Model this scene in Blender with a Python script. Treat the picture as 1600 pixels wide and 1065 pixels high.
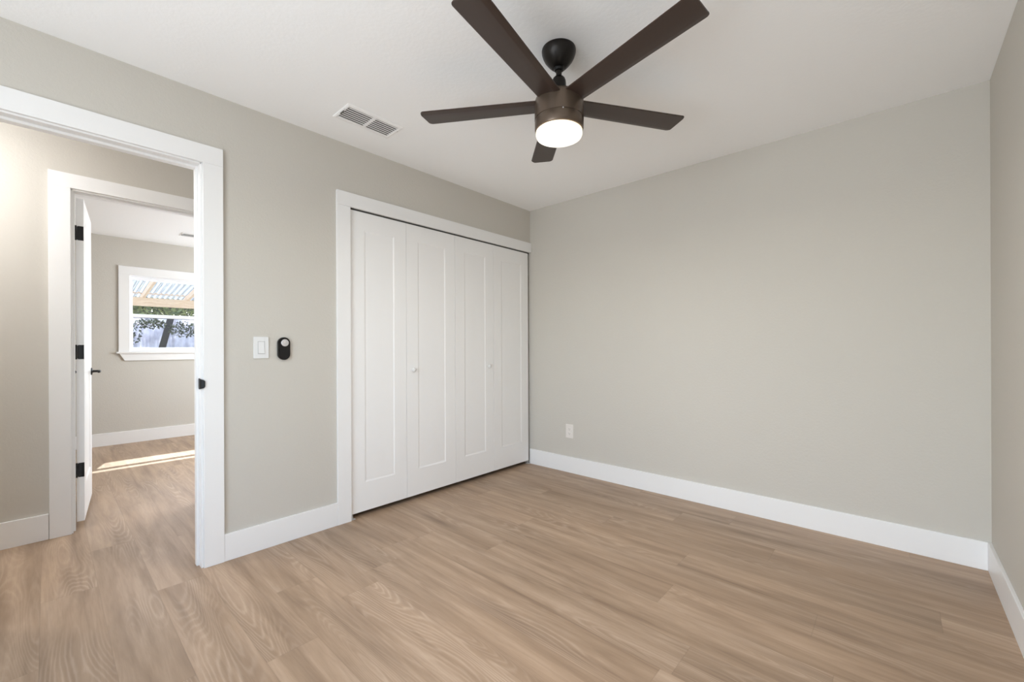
import bpy, bmesh, math, random
from mathutils import Vector, Matrix
random.seed(7)
sc = bpy.context.scene
for o in list(bpy.data.objects):
    bpy.data.objects.remove(o)
COL = sc.collection

# ---------------------------------------------------------------- camera
TH, FPX, CX, CH, PY, ROLL = 0.73778, 661.8, 2.63044, 1.11914, 542.88, -0.00391
F = Vector((-math.sin(TH), math.cos(TH), 0)); R0 = Vector((math.cos(TH), math.sin(TH), 0)); U0 = Vector((0, 0, 1))
Rv = R0 * math.cos(ROLL) + U0 * math.sin(ROLL); Uv = U0 * math.cos(ROLL) - R0 * math.sin(ROLL)
cam = bpy.data.cameras.new('camera'); camo = bpy.data.objects.new('camera', cam); COL.objects.link(camo)
m = Matrix((Rv, Uv, -F)).transposed().to_4x4(); m.translation = Vector((CX, 0, CH)); camo.matrix_world = m
cam.sensor_fit = 'HORIZONTAL'; cam.sensor_width = 36; cam.lens = FPX / 1600 * 36
cam.shift_y = (PY - 532.5) / 1600; cam.clip_start = 0.02; cam.clip_end = 200
sc.camera = camo

# ---------------------------------------------------------------- view
sc.view_settings.view_transform = 'Standard'; sc.view_settings.look = 'None'
sc.view_settings.gamma = 1; sc.view_settings.use_curve_mapping = False
sc.view_settings.exposure = 0.06
sc.cycles.max_bounces = 12; sc.cycles.diffuse_bounces = 8; sc.cycles.transparent_max_bounces = 16
sc.cycles.caustics_reflective = False; sc.cycles.caustics_refractive = False
sc.cycles.sample_clamp_indirect = 6

# ---------------------------------------------------------------- world sky
w = bpy.data.worlds.new('sky'); sc.world = w; w.use_nodes = True
nt = w.node_tree; nt.nodes.clear()
wo = nt.nodes.new('ShaderNodeOutputWorld'); bg = nt.nodes.new('ShaderNodeBackground'); sk = nt.nodes.new('ShaderNodeTexSky')
sk.sky_type = 'NISHITA'; sk.sun_disc = False; sk.sun_elevation = math.radians(47); sk.sun_rotation = math.radians(-90)
sk.air_density = 1.0; sk.dust_density = 2.0
bg.inputs['Strength'].default_value = 1.0
nt.links.new(sk.outputs[0], bg.inputs['Color']); nt.links.new(bg.outputs[0], wo.inputs['Surface'])

# ---------------------------------------------------------------- lights
def light(name, kind, loc, energy, color, direction=None, **k):
    L = bpy.data.lights.new(name, kind); L.energy = energy; L.color = color
    for a, b in k.items(): setattr(L, a, b)
    o = bpy.data.objects.new(name, L); COL.objects.link(o); o.location = loc
    if direction is not None:
        o.rotation_euler = Vector(direction).to_track_quat('-Z', 'Y').to_euler()
    return o
light('sun', 'SUN', (-12, 2, 12), 9.0, (1, .965, .92), (1, -.30, -1.1), angle=math.radians(0.6))
# added fill light, set in an invented window behind the camera
light('bedroom_window_fill', 'AREA', (1.85, -1.76, 1.15), 98, (.87, .94, 1.0), (.55, .95, .70), shape='RECTANGLE', size=2.0, size_y=1.9)
light('fan_bulb_light', 'AREA', (1.5214, 1.5369, 2.045), 12, (1, .95, .90), (0, 0, -1), shape='DISK', size=.15)
light('hall_ceiling_bulb', 'POINT', (-.52, -.60, 2.22), 17, (.985, .985, 1.0), shadow_soft_size=.08)
light('hall_ceiling_downlight', 'AREA', (-.60, -.60, 2.36), 8, (1, .985, .98), (0, 0, -1), shape='DISK', size=.26)
light('far_room_fill_lamp', 'AREA', (-2.6, 2.2, 2.36), 18, (.93, .965, 1.0), (0, 0, -1), shape='DISK', size=.3)  # added lamp, out of view, that brightens the far room
light('far_room_side_fill', 'AREA', (-2.7, 3.32, 1.5), 82, (.89, .945, 1.0), (0, -1, .3), shape='RECTANGLE', size=1.5, size_y=1.2)  # fill light at an added, unseen side window

# ---------------------------------------------------------------- materials
class N:
    def __init__(s, name):
        s.m = bpy.data.materials.new(name); s.m.use_nodes = True; s.t = s.m.node_tree
        s.b = s.t.nodes['Principled BSDF']; s.out = s.t.nodes['Material Output']
    def n(s, typ, **k):
        x = s.t.nodes.new(typ)
        for a, b in k.items(): setattr(x, a, b)
        return x
    def l(s, a, b): s.t.links.new(a, b)
    def math(s, op, a, b=None, c=None):
        x = s.n('ShaderNodeMath', operation=op)
        for i, v in enumerate((a, b, c)):
            if v is None: continue
            if isinstance(v, (int, float)): x.inputs[i].default_value = v
            else: s.l(v, x.inputs[i])
        return x.outputs[0]
    def comb(s, x, y, z=0.0):
        c = s.n('ShaderNodeCombineXYZ')
        for i, v in enumerate((x, y, z)):
            if isinstance(v, (int, float)): c.inputs[i].default_value = v
            else: s.l(v, c.inputs[i])
        return c.outputs[0]
    def noise(s, vec, scale, detail=2, rough=.5, dist=0.0):
        x = s.n('ShaderNodeTexNoise'); x.inputs['Scale'].default_value = scale; x.inputs['Detail'].default_value = detail
        x.inputs['Roughness'].default_value = rough; x.inputs['Distortion'].default_value = dist
        if vec is not None: s.l(vec, x.inputs['Vector'])
        return x.outputs['Fac']
    def ramp(s, fac, pts, interp='LINEAR'):
        x = s.n('ShaderNodeValToRGB'); x.color_ramp.interpolation = interp
        e = x.color_ramp.elements
        while len(e) < len(pts): e.new(.5)
        for q, (p, c) in zip(e, pts): q.position = p; q.color = (*c, 1)
        s.l(fac, x.inputs['Fac']); return x.outputs['Color']
    def mix(s, fac, a, b, mode='MIX'):
        x = s.n('ShaderNodeMix', data_type='RGBA', blend_type=mode)
        for i, v in ((0, fac), (6, a), (7, b)):
            if isinstance(v, (int, float)): x.inputs[i].default_value = v
            elif isinstance(v, tuple): x.inputs[i].default_value = (*v, 1)
            else: s.l(v, x.inputs[i])
        return x.outputs[2]
    def bump(s, h, strength, dist):
        x = s.n('ShaderNodeBump'); x.inputs['Strength'].default_value = strength; x.inputs['Distance'].default_value = dist
        s.l(h, x.inputs['Height']); s.l(x.outputs[0], s.b.inputs['Normal'])
def lin(r, g, b):
    f = lambda c: (c/255/12.92) if c/255 <= .04045 else ((c/255+.055)/1.055)**2.4
    return (f(r), f(g), f(b))
def plain(name, col, rough=.5, metal=0.0, spec=.5, nscale=None, nstr=.05, ndist=.001, var=.03):
    q = N(name); b = q.b
    b.inputs['Roughness'].default_value = rough; b.inputs['Metallic'].default_value = metal
    b.inputs['Specular IOR Level'].default_value = spec
    g = q.n('ShaderNodeNewGeometry')
    f = q.noise(g.outputs['Position'], 3.0, 3)
    c2 = tuple(x*(1-var) for x in col)
    q.l(q.mix(f, col, c2), b.inputs['Base Color'])
    if nscale: q.bump(q.noise(g.outputs['Position'], nscale, 4, .6), nstr, ndist)
    return q.m
M = {}
M['wall'] = plain('greige_wall_paint', lin(199, 195, 187), .75, nscale=70, nstr=.45, ndist=.0025, var=.02)
M['ceiling'] = plain('ceiling_paint', lin(249, 250, 251), .85, nscale=55, nstr=.35, ndist=.0025, var=.015)
M['trim'] = plain('white_trim_paint', lin(236, 236, 236), .35, nscale=8, nstr=.03, var=.01)
M['door'] = plain('white_door_paint', lin(239, 239, 239), .38, nscale=8, nstr=.03, var=.01)
M['black'] = plain('black_metal', (.012, .012, .013), .42, .3, nscale=300, nstr=.05, ndist=.0003)
M['bronze'] = plain('dark_bronze_metal', (.018, .015, .013), .36, .6, nscale=250, nstr=.04, ndist=.0003)
M['housing'] = plain('brown_bronze_housing', lin(98, 84, 72), .34, .55, nscale=250, nstr=.03, ndist=.0003)
M['blade'] = plain('brown_fan_blade', lin(58, 45, 39), .38, 0, nscale=120, nstr=.03, ndist=.0005)
M['plastic'] = plain('white_plastic', lin(226, 227, 227), .3, nscale=20, nstr=.02)
M['cream_plastic'] = plain('offwhite_plastic', lin(226, 221, 216), .35, nscale=20, nstr=.02)
M['blackplastic'] = plain('black_gloss_plastic', (.006, .006, .007), .16, 0, nscale=40, nstr=.02)
M['gapshade'] = plain('switch_gap_shade', lin(178, 178, 177), .4)
M['silver'] = plain('silver_dial', lin(205, 203, 202), .4, .3, nscale=60, nstr=.05)
M['ventwhite'] = plain('white_vent_enamel', lin(246, 246, 246), .4, nscale=20, nstr=.02)
M['ductdark'] = plain('dark_duct', lin(78, 78, 76), .8)
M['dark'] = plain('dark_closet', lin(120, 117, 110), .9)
M['vinyl'] = plain('white_vinyl_sash', lin(242, 243, 246), .3)
M['soffit'] = plain('soffit_paint', lin(190, 188, 182), .8)
M['stucco'] = plain('exterior_stucco', lin(200, 196, 186), .9, nscale=60, nstr=.5, ndist=.004)
M['post'] = plain('dark_weathered_board', lin(44, 44, 48), .8, nscale=30, nstr=.3, ndist=.003, var=.3)
M['bark'] = plain('bark', lin(82, 72, 62), .9, nscale=30, nstr=.8, ndist=.01, var=.4)
M['gutter'] = plain('black_pipe', lin(28, 28, 30), .4)

def mk_floor():
    q = N('oak_plank_floor'); g = q.n('ShaderNodeNewGeometry'); s = q.n('ShaderNodeSeparateXYZ'); q.l(g.outputs['Position'], s.inputs[0])
    X, Y = s.outputs['X'], s.outputs['Y']; Wd, Ln = .182, 1.52
    yy = q.math('DIVIDE', q.math('ADD', Y, 10.03), Wd); row = q.math('FLOOR', yy); fy = q.math('SUBTRACT', yy, row)
    wn = q.n('ShaderNodeTexWhiteNoise', noise_dimensions='1D'); q.l(row, wn.inputs['W'])
    xx = q.math('DIVIDE', q.math('ADD', q.math('ADD', X, 20.0), q.math('MULTIPLY', wn.outputs['Value'], 7.3)), Ln)
    colm = q.math('FLOOR', xx); fx = q.math('SUBTRACT', xx, colm)
    wid = q.n('ShaderNodeTexWhiteNoise', noise_dimensions='2D'); q.l(q.comb(row, colm), wid.inputs['Vector'])
    pid = wid.outputs['Value']
    off = q.math('MULTIPLY', pid, 40.0)
    # long streaks
    v1 = q.comb(q.math('MULTIPLY', X, 1.1), q.math('MULTIPLY', Y, 13.0), off)
    streak = q.noise(v1, 1.0, 5, .6, .35)
    # cathedral rings: contour lines of a stretched field
    v2 = q.comb(q.math('MULTIPLY', X, .85), q.math('MULTIPLY', Y, 8.0), q.math('ADD', off, 7.0))
    field = q.noise(v2, 1.0, 1, .3, .1)
    ring = q.math('SINE', q.math('MULTIPLY', q.math('ADD', field, q.math('MULTIPLY', q.noise(q.comb(q.math('MULTIPLY', X, 9.0), q.math('MULTIPLY', Y, 60.0), off), 1.0, 2), .022)), 190.0))
    ringm = q.math('POWER', q.math('ADD', q.math('MULTIPLY', ring, .5), .5), 2.2)
    # only some zones carry visible rings
    v3 = q.comb(q.math('MULTIPLY', X, 1.3), q.math('MULTIPLY', Y, 3.5), q.math('ADD', off, 17.0))
    zone = q.ramp(q.noise(v3, 1.0, 1), [(.42, (0, 0, 0)), (.66, (1, 1, 1))])
    # fibres
    v4 = q.comb(q.math('MULTIPLY', X, 14.0), q.math('MULTIPLY', Y, 260.0), off)
    fib = q.noise(v4, 1.0, 3, .6)
    v5 = q.comb(q.math('MULTIPLY', X, 3.0), q.math('MULTIPLY', Y, 60.0), off)
    fib2 = q.noise(v5, 1.0, 4, .65, .3)
    base = q.ramp(streak, [(.28, lin(119, 97, 79)), (.42, lin(151, 128, 106)), (.57, lin(170, 146, 123)), (.76, lin(188, 165, 143))])
    smk = q.noise(q.comb(q.math('MULTIPLY', X, 1.7), q.math('MULTIPLY', Y, 16.0), q.math('ADD', off, 31.0)), 1.0, 3, .55, .2)
    base = q.mix(q.ramp(smk, [(.52, (0, 0, 0)), (.72, (.55, .55, .55))]), base, lin(118, 97, 80))
    # plank to plank tone
    tone = q.ramp(pid, [(0, (.92, .92, .92)), (.5, (.98, .975, .97)), (1, (1.04, 1.035, 1.03))])
    c = q.mix(1.0, base, tone, 'MULTIPLY')
    big = q.noise(q.comb(q.math('MULTIPLY', X, .5), q.math('MULTIPLY', Y, 2.2), 3.0), 1.0, 2)
    c = q.mix(q.ramp(big, [(.35, (0, 0, 0)), (.7, (.35, .35, .35))]), c, lin(190, 160, 132))
    c = q.mix(q.math('MULTIPLY', q.ramp(fib2, [(.50, (0, 0, 0)), (.72, (1, 1, 1))]), .26), c, lin(128, 103, 83))
    c = q.mix(q.math('MULTIPLY', q.ramp(fib, [(.52, (0, 0, 0)), (.75, (1, 1, 1))]), .18), c, lin(128, 103, 83))
    c = q.mix(q.math('MULTIPLY', q.math('MULTIPLY', ringm, zone), .17), c, lin(216, 198, 180))
    inv = q.math('MULTIPLY', q.math('SUBTRACT', 1.0, ringm), zone)
    c = q.mix(q.math('MULTIPLY', inv, .18), c, lin(128, 106, 88))
    # joints
    ey = q.math('MINIMUM', fy, q.math('SUBTRACT', 1.0, fy)); ex = q.math('MULTIPLY', q.math('MINIMUM', fx, q.math('SUBTRACT', 1.0, fx)), Ln / Wd)
    e = q.math('MINIMUM', ey, ex)
    jm = q.ramp(e, [(0, (1, 1, 1)), (.012, (0, 0, 0))])
    c = q.mix(q.math('MULTIPLY', jm, .22), c, lin(88, 68, 54))
    q.l(c, q.b.inputs['Base Color'])
    q.b.inputs['Roughness'].default_value = .42; q.b.inputs['Specular IOR Level'].default_value = .4
    h = q.math('SUBTRACT', q.math('MULTIPLY', fib2, .4), q.math('MULTIPLY', jm, .8))
    q.bump(h, .25, .0012)
    return q.m
M['floor'] = mk_floor()

def mk_emit():
    q = N('lit_lamp_lens'); g = q.n('ShaderNodeNewGeometry'); q.b.inputs['Base Color'].default_value = (.95, .93, .88, 1)
    q.b.inputs['Roughness'].default_value = .4
    s = q.n('ShaderNodeSeparateXYZ'); q.l(g.outputs['Position'], s.inputs[0])
    # the frosted diffuser glows a little less and warmer at its rim, next to the housing
    c = q.ramp(q.math('MULTIPLY', q.math('SUBTRACT', 2.10, s.outputs['Z']), 20.0), [(.45, (.86, .66, .40)), (.66, (.95, .84, .62)), (.98, (1, .96, .88))])
    q.l(c, q.b.inputs['Emission Color']); q.b.inputs['Emission Strength'].default_value = .95
    return q.m
M['lens'] = mk_emit()
def mk_lamp2():
    q = N('ceiling_lamp_diffuser'); q.b.inputs['Emission Color'].default_value = (1, .93, .84, 1); q.b.inputs['Emission Strength'].default_value = 2
    return q.m
M['diffuser'] = mk_lamp2()
def mk_glass():
    q = N('window_glass'); q.t.nodes.remove(q.b)
    tr = q.n('ShaderNodeBsdfTransparent'); tr.inputs[0].default_value = (.95, .97, .97, 1); gl = q.n('ShaderNodeBsdfGlossy'); gl.inputs['Roughness'].default_value = .03
    mx = q.n('ShaderNodeMixShader'); mx.inputs[0].default_value = .045
    q.l(tr.outputs[0], mx.inputs[1]); q.l(gl.outputs[0], mx.inputs[2]); q.l(mx.outputs[0], q.out.inputs[0])
    return q.m
M['glass'] = mk_glass()
def mk_wood():
    q = N('new_pine_lumber'); g = q.n('ShaderNodeTexCoord'); mp = q.n('ShaderNodeMapping'); mp.inputs['Scale'].default_value = (8, 2, 20)
    q.l(g.outputs['Object'], mp.inputs[0])
    f = q.noise(mp.outputs[0], 3, 4, .6, .6)
    c = q.ramp(f, [(.3, lin(208, 180, 150)), (.6, lin(228, 206, 178)), (.8, lin(236, 218, 196))])
    vo = q.n('ShaderNodeTexVoronoi'); vo.inputs['Scale'].default_value = 5; q.l(g.outputs['Object'], vo.inputs['Vector'])
    k = q.ramp(vo.outputs['Distance'], [(.03, (1, 1, 1)), (.07, (0, 0, 0))])
    q.l(q.mix(k, c, lin(120, 88, 62)), q.b.inputs['Base Color']); q.b.inputs['Roughness'].default_value = .7
    return q.m
M['pine'] = mk_wood()
def mk_leaf(name, c1, c2):
    q = N(name); g = q.n('ShaderNodeNewGeometry')
    q.l(q.ramp(g.outputs['Random Per Island'], [(0, c1), (1, c2)]), q.b.inputs['Base Color']); q.b.inputs['Roughness'].default_value = .5
    tl = q.n('ShaderNodeBsdfTranslucent'); mx = q.n('ShaderNodeMixShader'); mx.inputs[0].default_value = .35
    q.l(q.ramp(g.outputs['Random Per Island'], [(0, c1), (1, c2)]), tl.inputs[0])
    q.l(q.b.outputs[0], mx.inputs[1]); q.l(tl.outputs[0], mx.inputs[2]); q.l(mx.outputs[0], q.out.inputs[0])
    return q.m
M['leaf'] = mk_leaf('green_leaves', lin(40, 50, 30), lin(160, 168, 110))
M['leafdark'] = mk_leaf('dark_green_leaves', lin(28, 36, 28), lin(92, 104, 78))
def mk_metal():
    q = N('corrugated_galvanised_sheet'); g = q.n('ShaderNodeNewGeometry')
    f = q.noise(g.outputs['Position'], 5, 5, .7)
    q.l(q.ramp(f, [(.35, lin(205, 205, 215)), (.65, lin(246, 246, 252))]), q.b.inputs['Base Color'])
    q.b.inputs['Metallic'].default_value = 0; q.b.inputs['Roughness'].default_value = .5
    return q.m
M['sheet'] = mk_metal()
def mk_clear():
    q = N('clear_corrugated_panel'); q.b.inputs['Base Color'].default_value = (.9, .91, .93, 1); q.b.inputs['Roughness'].default_value = .15
    tr = q.n('ShaderNodeBsdfTransparent'); tr.inputs[0].default_value = (.86, .89, .94, 1); mx = q.n('ShaderNodeMixShader'); mx.inputs[0].default_value = .6
    q.l(q.b.outputs[0], mx.inputs[2]); q.l(tr.outputs[0], mx.inputs[1]); q.l(mx.outputs[0], q.out.inputs[0])
    return q.m
M['clear'] = mk_clear()
def mk_ground():
    q = N('yard_ground'); g = q.n('ShaderNodeNewGeometry')
    q.l(q.ramp(q.noise(g.outputs['Position'], 4, 6, .7), [(.3, lin(176, 170, 160)), (.7, lin(214, 210, 202))]), q.b.inputs['Base Color'])
    q.b.inputs['Roughness'].default_value = .95; return q.m
M['ground'] = mk_ground()

# ---------------------------------------------------------------- helpers
def obj(name, bm, mat, parent=None, loc=None, smooth=False, label=None):
    me = bpy.data.meshes.new(name); bmesh.ops.recalc_face_normals(bm, faces=bm.faces); bm.to_mesh(me); bm.free()
    o = bpy.data.objects.new(name, me); COL.objects.link(o)
    if mat is not None: me.materials.append(M[mat] if isinstance(mat, str) else mat)
    if smooth:
        for f in me.polygons: f.use_smooth = True
    if loc is not None: o.location = loc
    if parent is not None: o.parent = parent
    if label: o['label'] = label
    return o
def tag(o, label, cat, group=None):
    o['label'] = label; o['category'] = cat
    if group: o['group'] = group
    return o
def thing(name, label, cat, loc=(0, 0, 0), group=None, rotz=0):
    o = bpy.data.objects.new(name, None); COL.objects.link(o); o.location = loc; o.rotation_euler = (0, 0, rotz)
    o.empty_display_size = .1
    return tag(o, label, cat, group)
def struct(o, label=None):
    o['kind'] = 'structure'
    if label: o['label'] = label
    return o
def box(bm, a, b, bev=0.0, seg=2):
    x0, x1 = sorted((a[0], b[0])); y0, y1 = sorted((a[1], b[1])); z0, z1 = sorted((a[2], b[2]))
    vs = [bm.verts.new(p) for p in ((x0,y0,z0),(x1,y0,z0),(x1,y1,z0),(x0,y1,z0),(x0,y0,z1),(x1,y0,z1),(x1,y1,z1),(x0,y1,z1))]
    fs = [bm.faces.new([vs[i] for i in q]) for q in ((0,3,2,1),(4,5,6,7),(0,1,5,4),(1,2,6,5),(2,3,7,6),(3,0,4,7))]
    if bev > 0:
        es = list({e for f in fs for e in f.edges})
        bmesh.ops.bevel(bm, geom=es, offset=bev, segments=seg, profile=.6, affect='EDGES')
    return bm
def B(*boxes, bev=0.0):
    bm = bmesh.new()
    for a, b in boxes: box(bm, a, b, bev)
    return bm
def lathe(prof, seg=48, cap=True):
    """prof: list of (r, z) from top to bottom"""
    bm = bmesh.new(); rings = []
    for r, z in prof:
        if r < 1e-5: rings.append([bm.verts.new((0, 0, z))])
        else: rings.append([bm.verts.new((r*math.cos(2*math.pi*i/seg), r*math.sin(2*math.pi*i/seg), z)) for i in range(seg)])
    for A, C in zip(rings, rings[1:]):
        for i in range(seg):
            j = (i+1) % seg
            if len(A) == 1 and len(C) == 1: continue
            if len(A) == 1: bm.faces.new((A[0], C[i], C[j]))
            elif len(C) == 1: bm.faces.new((A[i], C[0], A[j]))
            else: bm.faces.new((A[i], C[i], C[j], A[j]))
    if cap:
        for ring in (rings[0], rings[-1]):
            if len(ring) > 1: bm.faces.new(ring)
    return bm
def prism(bm, poly, x0, x1, axis='x', bev=0.0):
    """poly: list of 2-d points in the other two axes"""
    def P(u, v, t):
        return {'x': (t, u, v), 'y': (u, t, v), 'z': (u, v, t)}[axis]
    A = [bm.verts.new(P(u, v, x0)) for u, v in poly]; C = [bm.verts.new(P(u, v, x1)) for u, v in poly]
    fs = [bm.faces.new(A), bm.faces.new(C[::-1])]
    n = len(poly)
    for i in range(n): fs.append(bm.faces.new((A[i], C[i], C[(i+1) % n], A[(i+1) % n])))
    if bev > 0:
        es = list({e for f in fs[:2] for e in f.edges}); bmesh.ops.bevel(bm, geom=es, offset=bev, segments=3, profile=.6, affect='EDGES')
    return bm
def rrect(w, h, r, n=8, cx=0, cy=0):
    pts = []
    for (sx, sy, a0) in ((1, 1, 0), (-1, 1, 90), (-1, -1, 180), (1, -1, 270)):
        for i in range(n+1):
            a = math.radians(a0 + 90*i/n); pts.append((cx+sx*(w/2-r)+r*math.cos(a), cy+sy*(h/2-r)+r*math.sin(a)))
    return pts

# ---------------------------------------------------------------- dimensions
H = 2.44; WX = 2.976; DY = 3.159; RY = -1.60           # bedroom: x 0..WX, y RY..DY
TW = .115                                              # wall thickness
HX = -1.085; FX1 = -1.20; FX0 = -4.16; FY1 = 3.2; FY0 = -1.2
E0, E1, EH = -.228, .536, 2.075                        # bedroom doorway (rough edge of jamb)
C0, C1_, CHd = 1.328, DY, 2.038                         # closet opening
G0, G1, GH = .104, .800, 2.10                          # far room doorway
W0, W1, WZ0, WZ1 = .672, 1.86, 1.088, 2.010            # far room window opening

# ---------------------------------------------------------------- room shell
struct(obj('floor', B(((-4.3, -2.2, -.06), (3.2, 3.4, 0))), 'floor'), 'light oak plank floor running through bedroom, hall and far room')
struct(obj('ceiling', B(((-4.3, -2.2, H), (3.2, 3.4, H+.06))), 'ceiling'), 'flat white textured ceiling')
def wallx(name, x0, x1, y0, y1, holes, mat='wall', label=None, z0=0.0, z1=H):
    """wall slab between planes x0,x1 with rectangular holes (ya,yb,za,zb)"""
    bm = bmesh.new(); y = y0
    for (a, b, za, zb) in sorted(holes):
        if a > y: box(bm, (x0, y, z0), (x1, a, z1))
        if za > z0: box(bm, (x0, a, z0), (x1, b, za))
        if zb < z1: box(bm, (x0, a, zb), (x1, b, z1))
        y = b
    if y < y1: box(bm, (x0, y, z0), (x1, y1, z1))
    bmesh.ops.remove_doubles(bm, verts=bm.verts, dist=1e-5)
    return struct(obj(name, bm, mat), label)
def wally(name, y0, y1, x0, x1, holes, mat='wall', label=None):
    bm = bmesh.new(); x = x0
    for (a, b, za, zb) in sorted(holes):
        if a > x: box(bm, (x, y0, 0), (a, y1, H))
        if za > 0: box(bm, (a, y0, 0), (b, y1, za))
        if zb < H: box(bm, (a, y0, zb), (b, y1, H))
        x = b
    if x < x1: box(bm, (x, y0, 0), (x1, y1, H))
    bmesh.ops.remove_doubles(bm, verts=bm.verts, dist=1e-5)
    return struct(obj(name, bm, mat), label)
wallx('wall_left', -TW, 0, -2.1, DY, [(E0, E1, 0, EH), (C0, C1_, 0, CHd)], label='greige wall with the doorway and the closet opening')
wally('wall_back', DY, DY+TW, -TW, WX+TW, [], label='plain greige wall beyond the closet, with one outlet')
wallx('wall_right', WX, WX+TW, RY-TW, DY, [(-1.25, -.35, .85, 2.05)], label='greige wall at the right edge of the view')
wally('wall_rear', RY-TW, RY, 0, WX, [(.85, 2.85, .12, 2.18)], label='greige wall behind the viewer with an added window')
wallx('wall_hall', FX1, HX, -2.1, FY1, [(G0, G1, 0, GH)], label='greige hallway wall with the doorway to the far room')
wally('wall_hall_end', 1.16, 1.16+.05, HX, -TW, [], label='end wall of the hallway')
wally('wall_hall_rear', -2.15, -2.1, FX1, 0, [], label='rear end wall of the hallway')
wallx('wall_far', FX0-TW, FX0, FY0, FY1, [(W0, W1, WZ0, WZ1)], label='greige far room wall holding the window')
wally('wall_far_side', FY1, FY1+TW, FX0-TW, FX1, [(-3.45, -1.95, .9, 2.1)], label='side wall of the far room')
wally('wall_far_rear', FY0-TW, FY0, FX0-TW, FX1, [], label='other side wall of the far room')
# closet shell
bm = B(((-.76, C0-.05, 0), (-.72, DY, H)), ((-.72, C0-.05, 0), (-TW, C0-.01, H)), ((-.72, DY, 0), (-TW, DY+.04, H)))
struct(obj('wall_closet', bm, 'dark'), 'inside walls of the closet behind the folding doors')

# ---------------------------------------------------------------- baseboards
BB, BT = .142, .014
def bb(name, a, b, label, h=BB):
    return struct(obj(name, B(((a[0], a[1], 0), (b[0], b[1], h)), bev=.0025), 'trim'), label)
bb('baseboard_back', (0.0, DY-BT), (WX-BT, DY), 'tall white baseboard under the plain wall')
bb('baseboard_right', (WX-BT, RY), (WX, DY), 'white baseboard at the right edge of the view')
bb('baseboard_left', (0, E1+.092), (BT, C0-.090), 'short white baseboard between doorway and closet')
bb('baseboard_hall', (HX, -2.1), (HX+BT, .008), 'white baseboard in the hall beside the far doorway', .150)
bb('baseboard_far', (FX0, FY0), (FX0+BT, FY1), 'white baseboard under the far room window', .145)
bb('baseboard_rear', (0, RY), (WX-BT, RY+BT), 'white baseboard behind the viewer')

# ---------------------------------------------------------------- doorway trim
CT = .016
def casing(name, parent, x0, x1, y0, y1, z0, z1):
    return obj(name, B(((x0, y0, z0), (x1, y1, z1)), bev=.002), 'trim', parent)
def tri(name, label):
    o = bpy.data.objects.new(name, None); COL.objects.link(o); o.empty_display_size = .1
    return struct(o, label)
t1 = tri('trim_1', 'wide white casing and jamb around the bedroom doorway')
CW = .092
casing('side_casing', t1, 0, CT, E1+.004, E1+CW, 0, EH-.004)
casing('side_casing', t1, 0, CT, E0-CW, E0-.004, 0, EH-.004)
casing('head_casing', t1, 0, CT, E0-CW, E1+CW, EH-.004, EH+.088)
casing('side_casing', t1, -TW-CT, -TW, E1+.004, E1+CW, 0, EH-.004)
casing('head_casing', t1, -TW-CT, -TW, E0-CW, E1+CW, EH-.004, EH+.088)
JT = .006
obj('side_jamb', B(((-TW-.001, E1-JT, 0), (.001, E1+.004, EH)), bev=.001), 'trim', t1)
obj('side_jamb', B(((-TW-.001, E0-.004, 0), (.001, E0+JT, EH)), bev=.001), 'trim', t1)
obj('head_jamb', B(((-TW-.001, E0, EH-.012), (.001, E1, EH)), bev=.001), 'trim', t1)
obj('door_stop', B(((-.078, E1-JT-.011, 0), (-.042, E1-JT, EH-.012)), ((-.078, E0+JT, 0), (-.042, E0+JT+.011, EH-.012)), ((-.078, E0+JT+.011, EH-.024), (-.042, E1-JT-.011, EH-.012)), bev=.0015), 'trim', t1)
# strike plate: rounded plate on the jamb with a curled lip over the casing edge
sp = bmesh.new()
prism(sp, rrect(.030, .056, .010, cx=-.022, cy=.940), E1-JT-.0022, E1-JT, axis='y')
lip = [(-.012, E1-JT-.0022), (.004, E1-JT-.003), (.015, E1-JT-.0005), (.022, E1+.004), (.0235, E1+.009)]
segs = []
for k, (lx, ly) in enumerate(lip):
    hh = [.026, .026, .024, .020, .013][k]
    segs.append([(lx, ly, .940-hh), (lx, ly, .940+hh)])
vv = [[sp.verts.new(p) for p in s_] for s_ in segs]
fl = [sp.faces.new((vv[i][0], vv[i+1][0], vv[i+1][1], vv[i][1])) for i in range(4)]
bmesh.ops.solidify(sp, geom=fl, thickness=.0015)
pl_ = obj('strike_plate', sp, 'black', t1, label='black metal strike plate')

t2 = tri('trim_2', 'white casing around the closet opening')
casing('side_casing', t2, 0, CT, C0-.090, C0, 0, CHd-.004)
casing('head_casing', t2, 0, CT+.002, C0-.090, DY-.001, CHd-.004, CHd+.087)
obj('side_jamb', B(((-TW, C0-.003, 0), (.001, C0+.001, CHd)), bev=.0005), 'trim', t2)
# bifold track behind the head casing and its two floor brackets
obj('track', B(((-.050, C0+.01, CHd-.016), (-.012, DY-.01, CHd-.001)), bev=.001), 'ductdark', t2, label='dark metal door track')
for yy in (C0+.018, DY-.030):
    obj('pivot_bracket', B(((-.030, yy-.014, 0), (.006, yy+.014, .004)), ((-.022, yy-.005, .004), (-.012, yy+.005, .030)), bev=.001), 'silver', t2, label='small floor pivot bracket')

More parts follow.
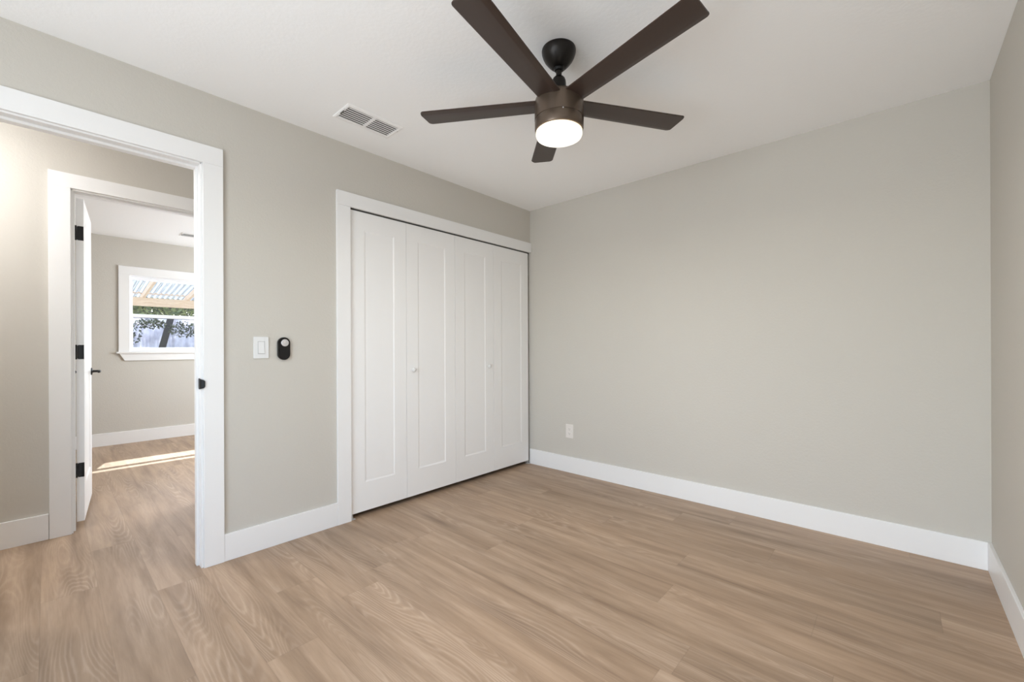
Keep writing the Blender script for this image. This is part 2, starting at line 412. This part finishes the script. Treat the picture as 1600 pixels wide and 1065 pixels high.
t3 = tri('trim_3', 'white casing and jamb around the far room doorway across the hall')
casing('side_casing', t3, HX, HX+CT, G0-.094, G0-.002, 0, GH-.004)
casing('side_casing', t3, HX, HX+CT, G1+.002, G1+.094, 0, GH-.004)
casing('head_casing', t3, HX, HX+CT, G0-.094, G1+.094, GH-.004, GH+.084)
obj('side_jamb', B(((FX1-.001, G0-.002, 0), (HX+.001, G0+JT, GH)), bev=.001), 'trim', t3)
obj('side_jamb', B(((FX1-.001, G1-JT, 0), (HX+.001, G1+.002, GH)), bev=.001), 'trim', t3)
obj('head_jamb', B(((FX1-.001, G0, GH-.012), (HX+.001, G1, GH)), bev=.001), 'trim', t3)
obj('door_stop', B(((-1.160, G0+JT, 0), (-1.118, G0+JT+.011, GH-.012)), ((-1.160, G1-JT-.011, 0), (-1.118, G1-JT, GH-.012)), ((-1.160, G0+JT+.011, GH-.024), (-1.118, G1-JT-.011, GH-.012)), bev=.0015), 'trim', t3)

# ---------------------------------------------------------------- open far room door (door_1)
dw, dt, dh = .672, .035, 2.045
def paneled(bm, w, t, h, fr_top, fr_bot, fr_side, depth=.008):
    """slab 0..w (x), 0..t (y), 0..h (z) with one recessed panel on both faces, bevelled edge of the recess"""
    s = .010
    def face(y, d):
        o_ = [(0, 0), (w, 0), (w, h), (0, h)]
        i_ = [(fr_side, fr_bot), (w-fr_side, fr_bot), (w-fr_side, h-fr_top), (fr_side, h-fr_top)]
        j_ = [(fr_side+s, fr_bot+s), (w-fr_side-s, fr_bot+s), (w-fr_side-s, h-fr_top-s), (fr_side+s, h-fr_top-s)]
        O = [bm.verts.new((a, y, b)) for a, b in o_]; I = [bm.verts.new((a, y, b)) for a, b in i_]; J = [bm.verts.new((a, y+d, b)) for a, b in j_]
        for A, C in ((O, I), (I, J)):
            for k in range(4): bm.faces.new((A[k], A[(k+1) % 4], C[(k+1) % 4], C[k]))
        bm.faces.new(J); return O
    A = face(0, depth); C = face(t, -depth)
    for k in range(4): bm.faces.new((A[k], A[(k+1) % 4], C[(k+1) % 4], C[k]))
    return bm
d1 = struct(obj('door_1', paneled(bmesh.new(), dw, dt, dh, .12, .22, .11), 'door'), 'white panel door standing open into the far room')
ang = math.pi - math.radians(5.8)
# local +x runs from hinge into the room; local +y faces -y world after the turn, so the slab is laid on y 0..dt
d1.matrix_world = Matrix.Translation((-1.204, .163, .030)) @ Matrix.Rotation(ang, 4, 'Z')
for z in (.325, 1.072, 1.825):
    hb = bmesh.new()
    prism(hb, [(.004, 0), (.027, 0)] and [(p[0], p[1]) for p in rrect(.027, .090, .008, cx=.0165, cy=z)], -.0025, .001, axis='x')
    box(hb, (-.0025, .000, z-.045), (.001, .010, z+.045))
    for (yy, zz) in ((.012, z+.032), (.022, z), (.012, z-.032)):
        prism(hb, rrect(.006, .006, .0029, 4, cx=yy, cy=zz), -.0035, -.002, axis='x')
    hb.transform(Matrix.Rotation(0, 4, 'Z'))
    hg = obj('hinge', hb, 'black', d1, label='black square-cornered door hinge')
    kb = lathe([(.0052, z+.046), (.0052, z-.046)], 12); kb.transform(Matrix.Translation((-.006, dt+.001, 0)))
    obj('hinge_pin', kb, 'black', hg)
# lever handle: a round rose, stem and lever on each face
for s in (-1, 1):
    y0 = 0 if s < 0 else dt
    r_ = lathe([(.0, .008), (.022, .008), (.0265, .005), (.0265, 0), (.0, 0)], 28)
    r_.transform(Matrix.Translation((dw-.06, y0, .925)) @ Matrix.Rotation(math.radians(-90 if s > 0 else 90), 4, 'X'))
    hr = obj('door_handle', r_, 'black', d1, smooth=False, label='black lever handle')
    st = lathe([(.010, .0), (.0085, .02), (.0085, .048), (.0, .048)], 16)
    st.transform(Matrix.Translation((dw-.06, y0, .925)) @ Matrix.Rotation(math.radians(-90 if s > 0 else 90), 4, 'X'))
    obj('handle_stem', st, 'black', hr)
    a, b = sorted((y0+s*.040, y0+s*.054))
    obj('lever', B(((dw-.175, a, .917), (dw-.048, b, .933)), bev=.003), 'black', hr)
    lt = None
obj('latch_plate', B(((dw-.001, .006, .895), (dw+.0015, dt-.006, .955)), bev=.0005), 'black', d1)

# ---------------------------------------------------------------- closet bifold doors
edges = [C0+.005, 1.760, 2.218, 2.657, 3.128]
dz0, dz1 = .034, CHd-.014
def leaf(y0, y1, name, parent):
    w = y1-y0-.0025
    bm = paneled(bmesh.new(), w, .030, dz1-dz0, .118, .190, min(.098, w*.24), .0035)
    # local x -> world y, local y -> world x (front face at x = -0.004)
    bm.transform(Matrix(((0, -1, 0, -.003), (1, 0, 0, y0+.00125), (0, 0, 1, dz0), (0, 0, 0, 1))))
    return obj(name, bm, 'door', parent)
def knob(parent, y, z):
    k = lathe([(.0, .026), (.010, .0255), (.0155, .021), (.0165, .016), (.0135, .010), (.007, .007), (.0065, 0), (.0, 0)], 28)
    k.transform(Matrix.Translation((-.003, y, z)) @ Matrix.Rotation(math.radians(90), 4, 'Y'))
    obj('knob', k, 'plastic', parent, smooth=True, label='small round white knob')
for i, (nm, lab) in enumerate((('door_2', 'pair of white folding closet doors beside the light switch'), ('door_3', 'pair of white folding closet doors next to the room corner'))):
    d = bpy.data.objects.new(nm, None); COL.objects.link(d); struct(d, lab)
    l1 = leaf(edges[2*i], edges[2*i+1], 'door_leaf', d); l2 = leaf(edges[2*i+1], edges[2*i+2], 'door_leaf', d)
    knob(l2 if i == 0 else l1, 1.813 if i == 0 else 2.592, .960)

# ---------------------------------------------------------------- far room window
w1 = tri('window_1', 'white framed single hung window in the far room')
X = FX0
cw = .098
obj('side_casing', B(((X, W0-cw, WZ0), (X+CT, W0, WZ1)), bev=.002), 'trim', w1)
obj('side_casing', B(((X, W1, WZ0), (X+CT, W1+cw, WZ1)), bev=.002), 'trim', w1)
obj('head_casing', B(((X, W0-cw, WZ1), (X+CT, W1+cw, WZ1+cw)), bev=.002), 'trim', w1)
obj('window_sill', B(((X-.06, W0-.0, WZ0-.020), (X+.0004, W1+.0, WZ0)), ((X+.0005, W0-cw-.020, WZ0-.020), (X+.034, W1+cw+.020, WZ0)), bev=.002), 'trim', w1)
ap = bmesh.new(); prism(ap, [(W0-cw+.006, WZ0-.020), (W0-cw+.052, WZ0-.105), (W1+cw-.052, WZ0-.105), (W1+cw-.006, WZ0-.020)], X, X+CT, axis='x', bev=.001)
obj('apron', ap, 'trim', w1)
obj('window_frame', B(((X-TW, W0, WZ0), (X-.055, W0+.018, WZ1)), ((X-TW, W1-.018, WZ0), (X-.055, W1, WZ1)), ((X-TW, W0+.018, WZ1-.020), (X-.055, W1-.018, WZ1)), ((X-TW, W0+.018, WZ0), (X-.055, W1-.018, WZ0+.016)), bev=.001), 'vinyl', w1)
obj('reveal', B(((X-.056, W0, WZ0), (X-.0005, W0+.004, WZ1)), ((X-.056, W1-.004, WZ0), (X-.0005, W1, WZ1)), ((X-.056, W0+.004, WZ1-.004), (X-.0005, W1-.004, WZ1))), 'trim', w1)
def sash(x0, x1, z0, z1, nm, top, bot):
    f = obj(nm, B(((x0, W0+.016, z0), (x1, W0+.038, z1)), ((x0, W1-.038, z0), (x1, W1-.016, z1)), ((x0, W0+.038, z1-top), (x1, W1-.038, z1)), ((x0, W0+.038, z0), (x1, W1-.038, z0+bot)), bev=.0015), 'vinyl', w1)
    xm = (x0+x1)/2
    obj('pane', B(((xm-.002, W0+.030, z0+bot*.6), (xm+.002, W1-.030, z1-top*.6))), 'glass', f)
obj('shadow_screen_frame', B(((X-.130, W0+.018, WZ0+.02), (X-.120, W0+.034, 1.550)), ((X-.130, W1-.034, WZ0+.02), (X-.120, W1-.018, 1.550)), ((X-.130, W0+.034, 1.522), (X-.120, W1-.034, 1.550)), ((X-.130, W0+.034, WZ0+.02), (X-.120, W1-.034, WZ0+.034))), 'vinyl', w1)  # hidden frame added to widen the shadow between the sun strips
sash(X-.080, X-.058, WZ0+.010, 1.540, 'lower_sash', .034, .040)
sash(X-.106, X-.084, 1.508, WZ1-.018, 'upper_sash', .030, .030)

# windows added out of view to let fill light into bedroom and far room
def added_window(name, axis, p, a0, a1, z0, z1, label):
    wn_ = tri(name, label)
    def bx(a, b, c, d, e, f):  # along a..b, depth c..d, z e..f
        return ((a, c, e), (b, d, f)) if axis == 'y' else ((c, a, e), (d, b, f))
    d0, d1_ = p
    obj('window_frame', B(bx(a0, a0+.03, d0, d1_, z0, z1), bx(a1-.03, a1, d0, d1_, z0, z1), bx(a0+.03, a1-.03, d0, d1_, z0, z0+.03), bx(a0+.03, a1-.03, d0, d1_, z1-.03, z1), bx(a0+.03, a1-.03, d0, d1_, (z0+z1)/2-.015, (z0+z1)/2+.015)), 'vinyl', wn_)
added_window('added_window_2', 'y', (RY-.09, RY-.05), .85, 2.85, .12, 2.18, 'added bedroom window behind the viewer, for fill light')
added_window('added_window_3', 'x', (WX+.05, WX+.09), -1.25, -.35, .85, 2.05, 'added bedroom side window behind the viewer, to admit light')
added_window('added_window_4', 'y', (FY1+.05, FY1+.09), -3.45, -1.95, .9, 2.1, 'added unseen side window of the far room, for fill light')

# ---------------------------------------------------------------- ceiling fan
FC = (1.5214, 1.5369)
fan = thing('ceiling_fan', 'dark bronze five-blade ceiling fan with a lit round lamp, hanging from the ceiling', 'ceiling fan', (FC[0], FC[1], H))
def L(name, prof, mat, seg=64, parent=fan, label=None):
    prof = [(r, z-H) for r, z in prof]
    o = obj(name, lathe(prof, seg), mat, parent, smooth=True, label=label)
    md = o.modifiers.new('edge', 'EDGE_SPLIT'); md.split_angle = math.radians(40)
    return o
L('canopy', [(.0745, H-.0005), (.0755, H-.005), (.0745, H-.016), (.070, H-.030), (.0625, H-.045), (.051, H-.060), (.039, H-.073), (.031, H-.080), (.028, H-.0815), (.0, H-.0815)], 'bronze')
L('hanger_ball', [(.0, H-.070), (.022, H-.078), (.024, H-.085), (.019, H-.092), (.0, H-.094)], 'black')
L('downrod', [(.0128, H-.080), (.0128, H-.160)], 'bronze')
L('rod_collar', [(.0128, H-.117), (.018, H-.119), (.026, H-.127), (.0305, H-.138), (.0315, H-.150), (.0315, H-.235), (.0, H-.235)], 'bronze')
L('motor_housing', [(.0, 2.232), (.060, 2.232), (.094, 2.226), (.1065, 2.214), (.1085, 2.200), (.1085, 2.128), (.0, 2.128)], 'housing')
L('light_ring', [(.1060, 2.130), (.1080, 2.125), (.1080, 2.088), (.1050, 2.080), (.098, 2.079), (.0, 2.079)], 'housing')
L('screw', [(.0, 2.1265), (.003, 2.1265), (.003, 2.1225), (.0, 2.1225)], 'silver').location = (.0768, -.0768, 0)
L('lamp_lens', [(.0985, 2.0795), (.1025, 2.076), (.1025, 2.063), (.099, 2.054), (.088, 2.0500), (.05, 2.0480), (.0, 2.0475)], 'lens', label='glowing frosted white lamp lens')
def blade_mesh():
    bm = bmesh.new()
    r0, RcL, RwL = .088, .6528, .6569
    tp, rp, tm, rm = .0523, .052, -.0758, -.0577
    def edge_ccw(u): return rp + (tp-rp)*(u-.13)/(RcL-.13)
    def edge_cw(u): return rm + (tm-rm)*(u-.13)/(RwL-.13)
    prof = []
    n = 20; th = .0055
    cr = .018
    us = [r0 + (RcL-cr-r0)*i/n for i in range(n+1)] + [RcL-cr+cr*math.sin(math.pi/2*i/8) for i in range(1, 9)]
    def zz(v, u): return 2.1938 - .1159*v + .0535*u - H
    rows = []
    for u in us:
        a, b = edge_cw(u), edge_ccw(u); s0 = b - .024
        # rounded tip corners
        d = RcL-u
        if d < cr:
            q = cr - math.sqrt(max(0, cr*cr-(cr-d)**2)); a += q; b -= q
        # the ccw strip is creased: it bends upward toward its edge
        strip = .024
        vs = [a, a+.004, (a+b)/2, s0-.002, s0+.002, b-.003, b]
        row = []
        for k, v in enumerate(vs):
            z = zz(v, u)
            if k >= 4: z += (v-s0)*.30
            tt = th/2 if 0 < k < 6 else th*.15
            row.append(((u, v, z-tt), (u, v, z+tt)))
        rows.append(row)
    V = [[(bm.verts.new(a), bm.verts.new(b)) for a, b in row] for row in rows]
    m_ = len(V[0])
    for i in range(len(V)-1):
        for k in range(m_-1):
            bm.faces.new((V[i][k][0], V[i+1][k][0], V[i+1][k+1][0], V[i][k+1][0]))
            bm.faces.new((V[i][k][1], V[i][k+1][1], V[i+1][k+1][1], V[i+1][k][1]))
        bm.faces.new((V[i][0][0], V[i][0][1], V[i+1][0][1], V[i+1][0][0]))
        bm.faces.new((V[i][-1][0], V[i+1][-1][0], V[i+1][-1][1], V[i][-1][1]))
    for i in (0, len(V)-1):
        for k in range(m_-1):
            q = (V[i][k][0], V[i][k+1][0], V[i][k+1][1], V[i][k][1])
            bm.faces.new(q if i == 0 else q[::-1])
    bmesh.ops.remove_doubles(bm, verts=bm.verts, dist=1e-6)
    return bm
b0 = obj('blade', blade_mesh(), 'blade', fan, smooth=True)
md = b0.modifiers.new('edge', 'EDGE_SPLIT'); md.split_angle = math.radians(12)
for k in range(5):
    b_ = b0 if k == 0 else b0.copy()
    if k: COL.objects.link(b_); b_.parent = fan
    b_.rotation_euler = (0, 0, 1.1164 + k*2*math.pi/5)

# ---------------------------------------------------------------- ceiling vents
def vent(label, loc, rotz=0, cat='vent'):
    """long side along local y"""
    v = thing('ceiling_vent', label, cat, loc, rotz=rotz, group=None)
    w, h = .190, .350; iw, ih = .134, .304
    bm = bmesh.new()
    rings = [rrect(w, h, .004, 2), rrect(w-.006, h-.006, .003, 2), rrect(iw+.022, ih+.022, .002, 2), rrect(iw+.006, ih+.006, .002, 2), rrect(iw, ih, .002, 2)]
    zs = [-.0005, -.004, -.0075, -.0060, .0]
    VV = [[bm.verts.new((x, y, z)) for x, y in r] for r, z in zip(rings, zs)]
    for A, C in zip(VV, VV[1:]):
        for i in range(len(A)): bm.faces.new((A[i], C[i], C[(i+1) % len(A)], A[(i+1) % len(A)]))
    obj('face_frame', bm, 'ventwhite', v)
    obj('shade_backing', B(((-iw/2-.002, -ih/2-.002, -.0008), (iw/2+.002, ih/2+.002, -.0002))), 'ductdark', v, label='dark sheet coloured as the shade behind the slats')  # flat dark sheet puts the shade of the duct into the colour
    obj('divider', B(((-iw/2, -.008, -.0068), (iw/2, .008, -.0012))), 'ventwhite', v)
    for s in (-1, 1):
        y0, y1 = (-ih/2, -.006) if s < 0 else (.006, ih/2)
        for k in range(7):
            xc = -iw/2 + .006 + k*(iw-.012)/6
            sb = bmesh.new()
            # tilted louver in cross-section
            dx = .0060
            prism(sb, [(xc-dx, -.0050), (xc+dx, -.0066), (xc+dx, -.0058), (xc-dx, -.0042)], y0, y1, axis='y')
            obj('slat', sb, 'ventwhite', v)
    obj('damper_lever', B(((-.020, -ih/2-.012, -.0125), (.020, -ih/2-.009, -.0055))), 'ductdark', v)
    for s in (-1, 1):
        k = lathe([(.0, 0), (.003, 0), (.003, -.0015), (.0, -.0018)], 12); k.transform(Matrix.Translation((0.035, s*(ih/2+.014), -.0070)))
        obj('screw', k, 'silver', v)
    return v
vent('white metal ceiling register above the closet, near the ceiling fan', (.3535, 1.272, H))
vent('white ceiling register in the far room, seen through the doorways', (-3.45, 1.215, H))

# ---------------------------------------------------------------- wall fittings
ls = thing('light_switch', 'white rocker light switch on the wall beside the doorway', 'light switch', (0, .808, 1.125))
bm = bmesh.new(); prism(bm, rrect(.076, .121, .004, 4), 0, .0055, axis='x', bev=.002)
obj('switch_plate', bm, 'plastic', ls)
obj('rocker_gap_shade', B(((.005, -.0178, -.0350), (.0060, .0178, .0350)), bev=.0004), 'gapshade', ls)  # darker colour paints the shade in the gap around the rocker
bm = bmesh.new(); prism(bm, [(.0065, -.0325), (.0115, -.0325), (.0082, 0), (.0070, .0325), (.0065, .0325)], -.0155, .0155, axis='y')
rk = obj('rocker', bm, 'plastic', ls)

rm = thing('fan_remote', 'black rounded fan remote in a wall cradle with a silver dial', 'remote control', (0, .924, 1.119))
bm = bmesh.new(); prism(bm, rrect(.066, .130, .0325, 14), 0, .014, axis='x', bev=.005)
obj('cradle', bm, 'blackplastic', rm, smooth=False)
bm = bmesh.new(); prism(bm, rrect(.050, .112, .0245, 14), .012, .019, axis='x', bev=.003)
rb = obj('remote_body', bm, 'blackplastic', rm)
k = lathe([(.0, .0035), (.018, .0030), (.0205, .0010), (.0205, 0), (.0, 0)], 36); k.transform(Matrix.Translation((.019, .003, .033)) @ Matrix.Rotation(math.radians(90), 4, 'Y'))
obj('dial', k, 'silver', rb, label='round silver dial')
k = lathe([(.0, .002), (.004, .0015), (.0045, 0), (.0, 0)], 20); k.transform(Matrix.Translation((.0223, .001, .037)) @ Matrix.Rotation(math.radians(90), 4, 'Y'))
obj('button', k, 'cream_plastic', rb)

eo = thing('wall_outlet', 'small off-white electrical outlet low on the plain wall', 'outlet', (.4555, DY, .3685))
bm = bmesh.new(); prism(bm, rrect(.079, .122, .004, 4), -.0055, 0, axis='y', bev=.002)
obj('outlet_plate', bm, 'cream_plastic', eo)
for s in (-1, 1):
    bm = bmesh.new(); prism(bm, rrect(.034, .029, .010, 6, cy=s*.0195), -.0072, -.005, axis='y', bev=.0008)
    so = obj('socket', bm, 'cream_plastic', eo)
    obj('slot', B(((-.0075, -.0076, s*.0195-.003), (-.0058, -.0070, s*.0195+.006)), ((.0058, -.0076, s*.0195-.003), (.0075, -.0070, s*.0195+.005)), ((-.002, -.0076, s*.0195-.011), (.002, -.0070, s*.0195-.007))), 'ductdark', so)

# ---------------------------------------------------------------- out-of-view hall lamp, and a lamp added to light the far room
def ceiling_lamp(x, y, label):
    t = thing('ceiling_lamp', label, 'ceiling lamp', (x, y, H))
    o = obj('base', lathe([(.17, -.0005), (.17, -.03), (.150, -.036), (.0, -.036)], 40), 'trim', t, smooth=False)
    obj('diffuser', lathe([(.148, -.036), (.140, -.058), (.10, -.068), (.0, -.072)], 40, cap=False), 'diffuser', t, smooth=True)
ceiling_lamp(-.60, -.60, 'round white flush ceiling lamp in the hallway')
ceiling_lamp(-2.6, 2.2, 'round white flush ceiling lamp added to light the far room')

# ---------------------------------------------------------------- outside the far window
struct(obj('ground', B(((-30, -15, -.30), (-4.29, 20, -.20))), 'ground'), 'bare yard outside the far window')
struct(obj('sun_cut_eave', B(((-4.925, -3, 2.40), (-4.275, 6, 2.46))), 'soffit'), 'unseen eave slab added to cut the sun at the far window')  # added slab, its depth set to trim the sun strips indoors
struct(obj('roof', B(((-4.90, -3, 2.50), (3.4, 6, 2.56))), 'soffit'), 'flat roof deck over the house')
def pine(name, bm, parent, label=None): return obj(name, bm, 'pine', parent, label=label)
pg = thing('patio_cover', 'pale pine patio cover with a corrugated clear roof outside the far window', 'patio cover', (-7.0, 1.4, -.2))
def rel(bm): bm.transform(Matrix.Translation((7.0, -1.4, .2))); return bm
pine('beam', rel(B(((-7.02, -2.5, 1.862), (-6.98, 6.0, 2.009)), bev=.003)), pg)
pine('header_beam', rel(B(((-5.50, -2.5, 2.14), (-5.46, 6.0, 2.26)), bev=.003)), pg)
def raf(y, y2=None):
    bm = bmesh.new(); s = .135; y2 = y if y2 is None else y2
    x0, x1 = -7.35, -5.46; z0 = 2.005 + s*(-7.02 - (-7.35))*-1; z1 = 2.005 + s*(x1+7.02); hgt = .088
    A = [bm.verts.new(p) for p in ((x0, y, z0), (x1, y2, z1), (x1, y2, z1+hgt), (x0, y, z0+hgt))]
    C = [bm.verts.new((v.co.x, v.co.y+.04, v.co.z)) for v in A]
    bm.faces.new(A); bm.faces.new(C[::-1])
    for i in range(4): bm.faces.new((A[i], C[i], C[(i+1) % 4], A[(i+1) % 4]))
    return rel(bm)
for y in (-1.9, -1.3, -.7, -.1, .5, 1.12, 1.74, 2.36, 2.98, 3.6, 4.2, 4.8):
    pine('rafter', raf(y), pg)
for y in (-2.3, 5.6):
    for x, zt in ((-7.0, 1.862), (-5.48, 2.14)):
        pine('post', rel(B(((x-.045, y-.045, -.2), (x+.045, y+.045, zt)), bev=.003)), pg)
pine('purlin', rel(B(((-7.12, -2.5, 2.083), (-7.08, 6.0, 2.118)))), pg)
bm = bmesh.new(); n = 900; pts = []
for i in range(n+1):
    y = -2.5 + 8.5*i/n; ph = y/.076*2*math.pi; pts.append((y, .011*math.sin(ph)))
for xs in ((-7.45, -5.47),):
    z = lambda x: 2.100 + .135*(x+7.02) + .012
    A = [bm.verts.new((xs[0], y, z(xs[0])+dz)) for y, dz in pts]; C = [bm.verts.new((xs[1], y, z(xs[1])+dz)) for y, dz in pts]
    fs = [bm.faces.new((A[i], C[i], C[i+1], A[i+1])) for i in range(n)]
bmesh.ops.solidify(bm, geom=list(bm.faces), thickness=.0015)
obj('roof_panel', rel(bm), 'clear', pg, smooth=True, label='clear corrugated roof sheet')

# corrugated fence
fn = thing('corrugated_fence', 'pale grey corrugated metal fence behind the patio', 'fence', (-8.2, 1.4, -.2))
bm = bmesh.new(); n = 1100; pts = []
for i in range(n+1):
    y = -3 + 11*i/n; pts.append((y, .030*math.sin(y/.115*2*math.pi)))
A = [bm.verts.new((-8.2+dx, y, -.2)) for y, dx in pts]; C = [bm.verts.new((-8.2+dx, y, 1.735)) for y, dx in pts]
for i in range(n): bm.faces.new((A[i], A[i+1], C[i+1], C[i]))
bmesh.ops.solidify(bm, geom=list(bm.faces), thickness=.002)
bm.transform(Matrix.Translation((8.2, -1.4, .2))); obj('sheet', bm, 'sheet', fn, smooth=True)
bm = B(((-8.16, -3, 1.715), (-8.11, 8, 1.765))); bm.transform(Matrix.Translation((8.2, -1.4, .2))); obj('top_rail', bm, 'gutter', fn, label='black top rail')
# leaning dark board
bm = bmesh.new(); a = Vector((-7.60, 1.16, -.2)); b = Vector((-8.05, 1.66, 1.70)); ww = .055
vs = [bm.verts.new(p) for p in ((a.x, a.y-ww, a.z), (a.x, a.y+ww, a.z), (b.x, b.y+ww, b.z), (b.x, b.y-ww, b.z))]
us_ = [bm.verts.new(v.co + Vector((.035, 0, .008))) for v in vs]
bm.faces.new(vs); bm.faces.new(us_[::-1])
for i in range(4): bm.faces.new((vs[i], us_[i], us_[(i+1) % 4], vs[(i+1) % 4]))
tag(obj('leaning_board', bm, 'post'), 'dark weathered board leaning against the corrugated fence', 'board')

def foliage(bm, c, rad, n, size):
    for _ in range(n):
        while True:
            p = Vector((random.uniform(-1, 1), random.uniform(-1, 1), random.uniform(-1, 1)))
            if .25 < p.length < 1: break
        p = Vector((c[0]+p.x*rad[0], c[1]+p.y*rad[1], c[2]+p.z*rad[2]))
        s = size*random.uniform(.6, 1.3)
        R_ = Matrix.Rotation(random.uniform(0, 6.28), 3, 'Z') @ Matrix.Rotation(random.uniform(-1.2, 1.2), 3, 'X') @ Matrix.Rotation(random.uniform(0, 6.28), 3, 'Y')
        q = [Vector((0, -s, 0)), Vector((s*.42, -s*.2, s*.12)), Vector((s*.3, s*.5, .0)), Vector((0, s, -s*.1)), Vector((-s*.3, s*.5, 0)), Vector((-s*.42, -s*.2, s*.12))]
        bm.faces.new([bm.verts.new(p + R_ @ v) for v in q])
def tree(name, label, cat, x, y, blobs, n, size, mat, trunk):
    t = thing(name, label, cat, (x, y, -.2))
    bm = bmesh.new()
    for (dx, dy, z, rx, ry, rz) in blobs: foliage(bm, (dx, dy, z+.2), (rx, ry, rz), n, size)
    obj('foliage', bm, mat, t)
    h, r = trunk
    pr = [(r*(1.25-.7*i/6), h*(1-i/6) if False else h*i/6) for i in range(7)][::-1]
    bm = lathe(pr, 12)
    for v in bm.verts: v.co.x += .05*math.sin(v.co.z*2); v.co.y += .04*math.cos(v.co.z*1.7)
    obj('trunk', bm, 'bark', t, smooth=True)
tree('leafy_tree', 'sunlit green leafy tree rising behind the corrugated fence', 'tree', -9.6, 1.9,
     [(0, 0, 2.2, .7, 1.0, .55), (.2, 1.0, 2.4, .6, .8, .6), (-.5, -.9, 2.3, .7, .9, .6), (-.4, .3, 3.1, .9, 1.2, .7)], 1500, .060, 'leaf', (2.6, .10))
tree('dark_tree', 'darker green tree filling the gap above the fence', 'tree', -12.9, 3.2,
     [(0, 0, 2.4, .9, 1.8, .9), (0, -2.2, 2.5, .9, 1.5, .9), (0, 0, 3.6, 1, 2.0, .8)], 2600, .085, 'leafdark', (2.8, .13))
tree('reflected_foliage', 'leaf cluster added for foliage reflected in the glass, left of the leaning board', 'shrub', -7.85, 1.12,
     [(0, -.1, 1.42, .16, .20, .24), (0, .22, 1.60, .14, .24, .10), (.05, .72, 1.50, .10, .26, .16)], 260, .030, 'leafdark', (1.3, .02))  # added leaves stand in for a reflection in the lower pane
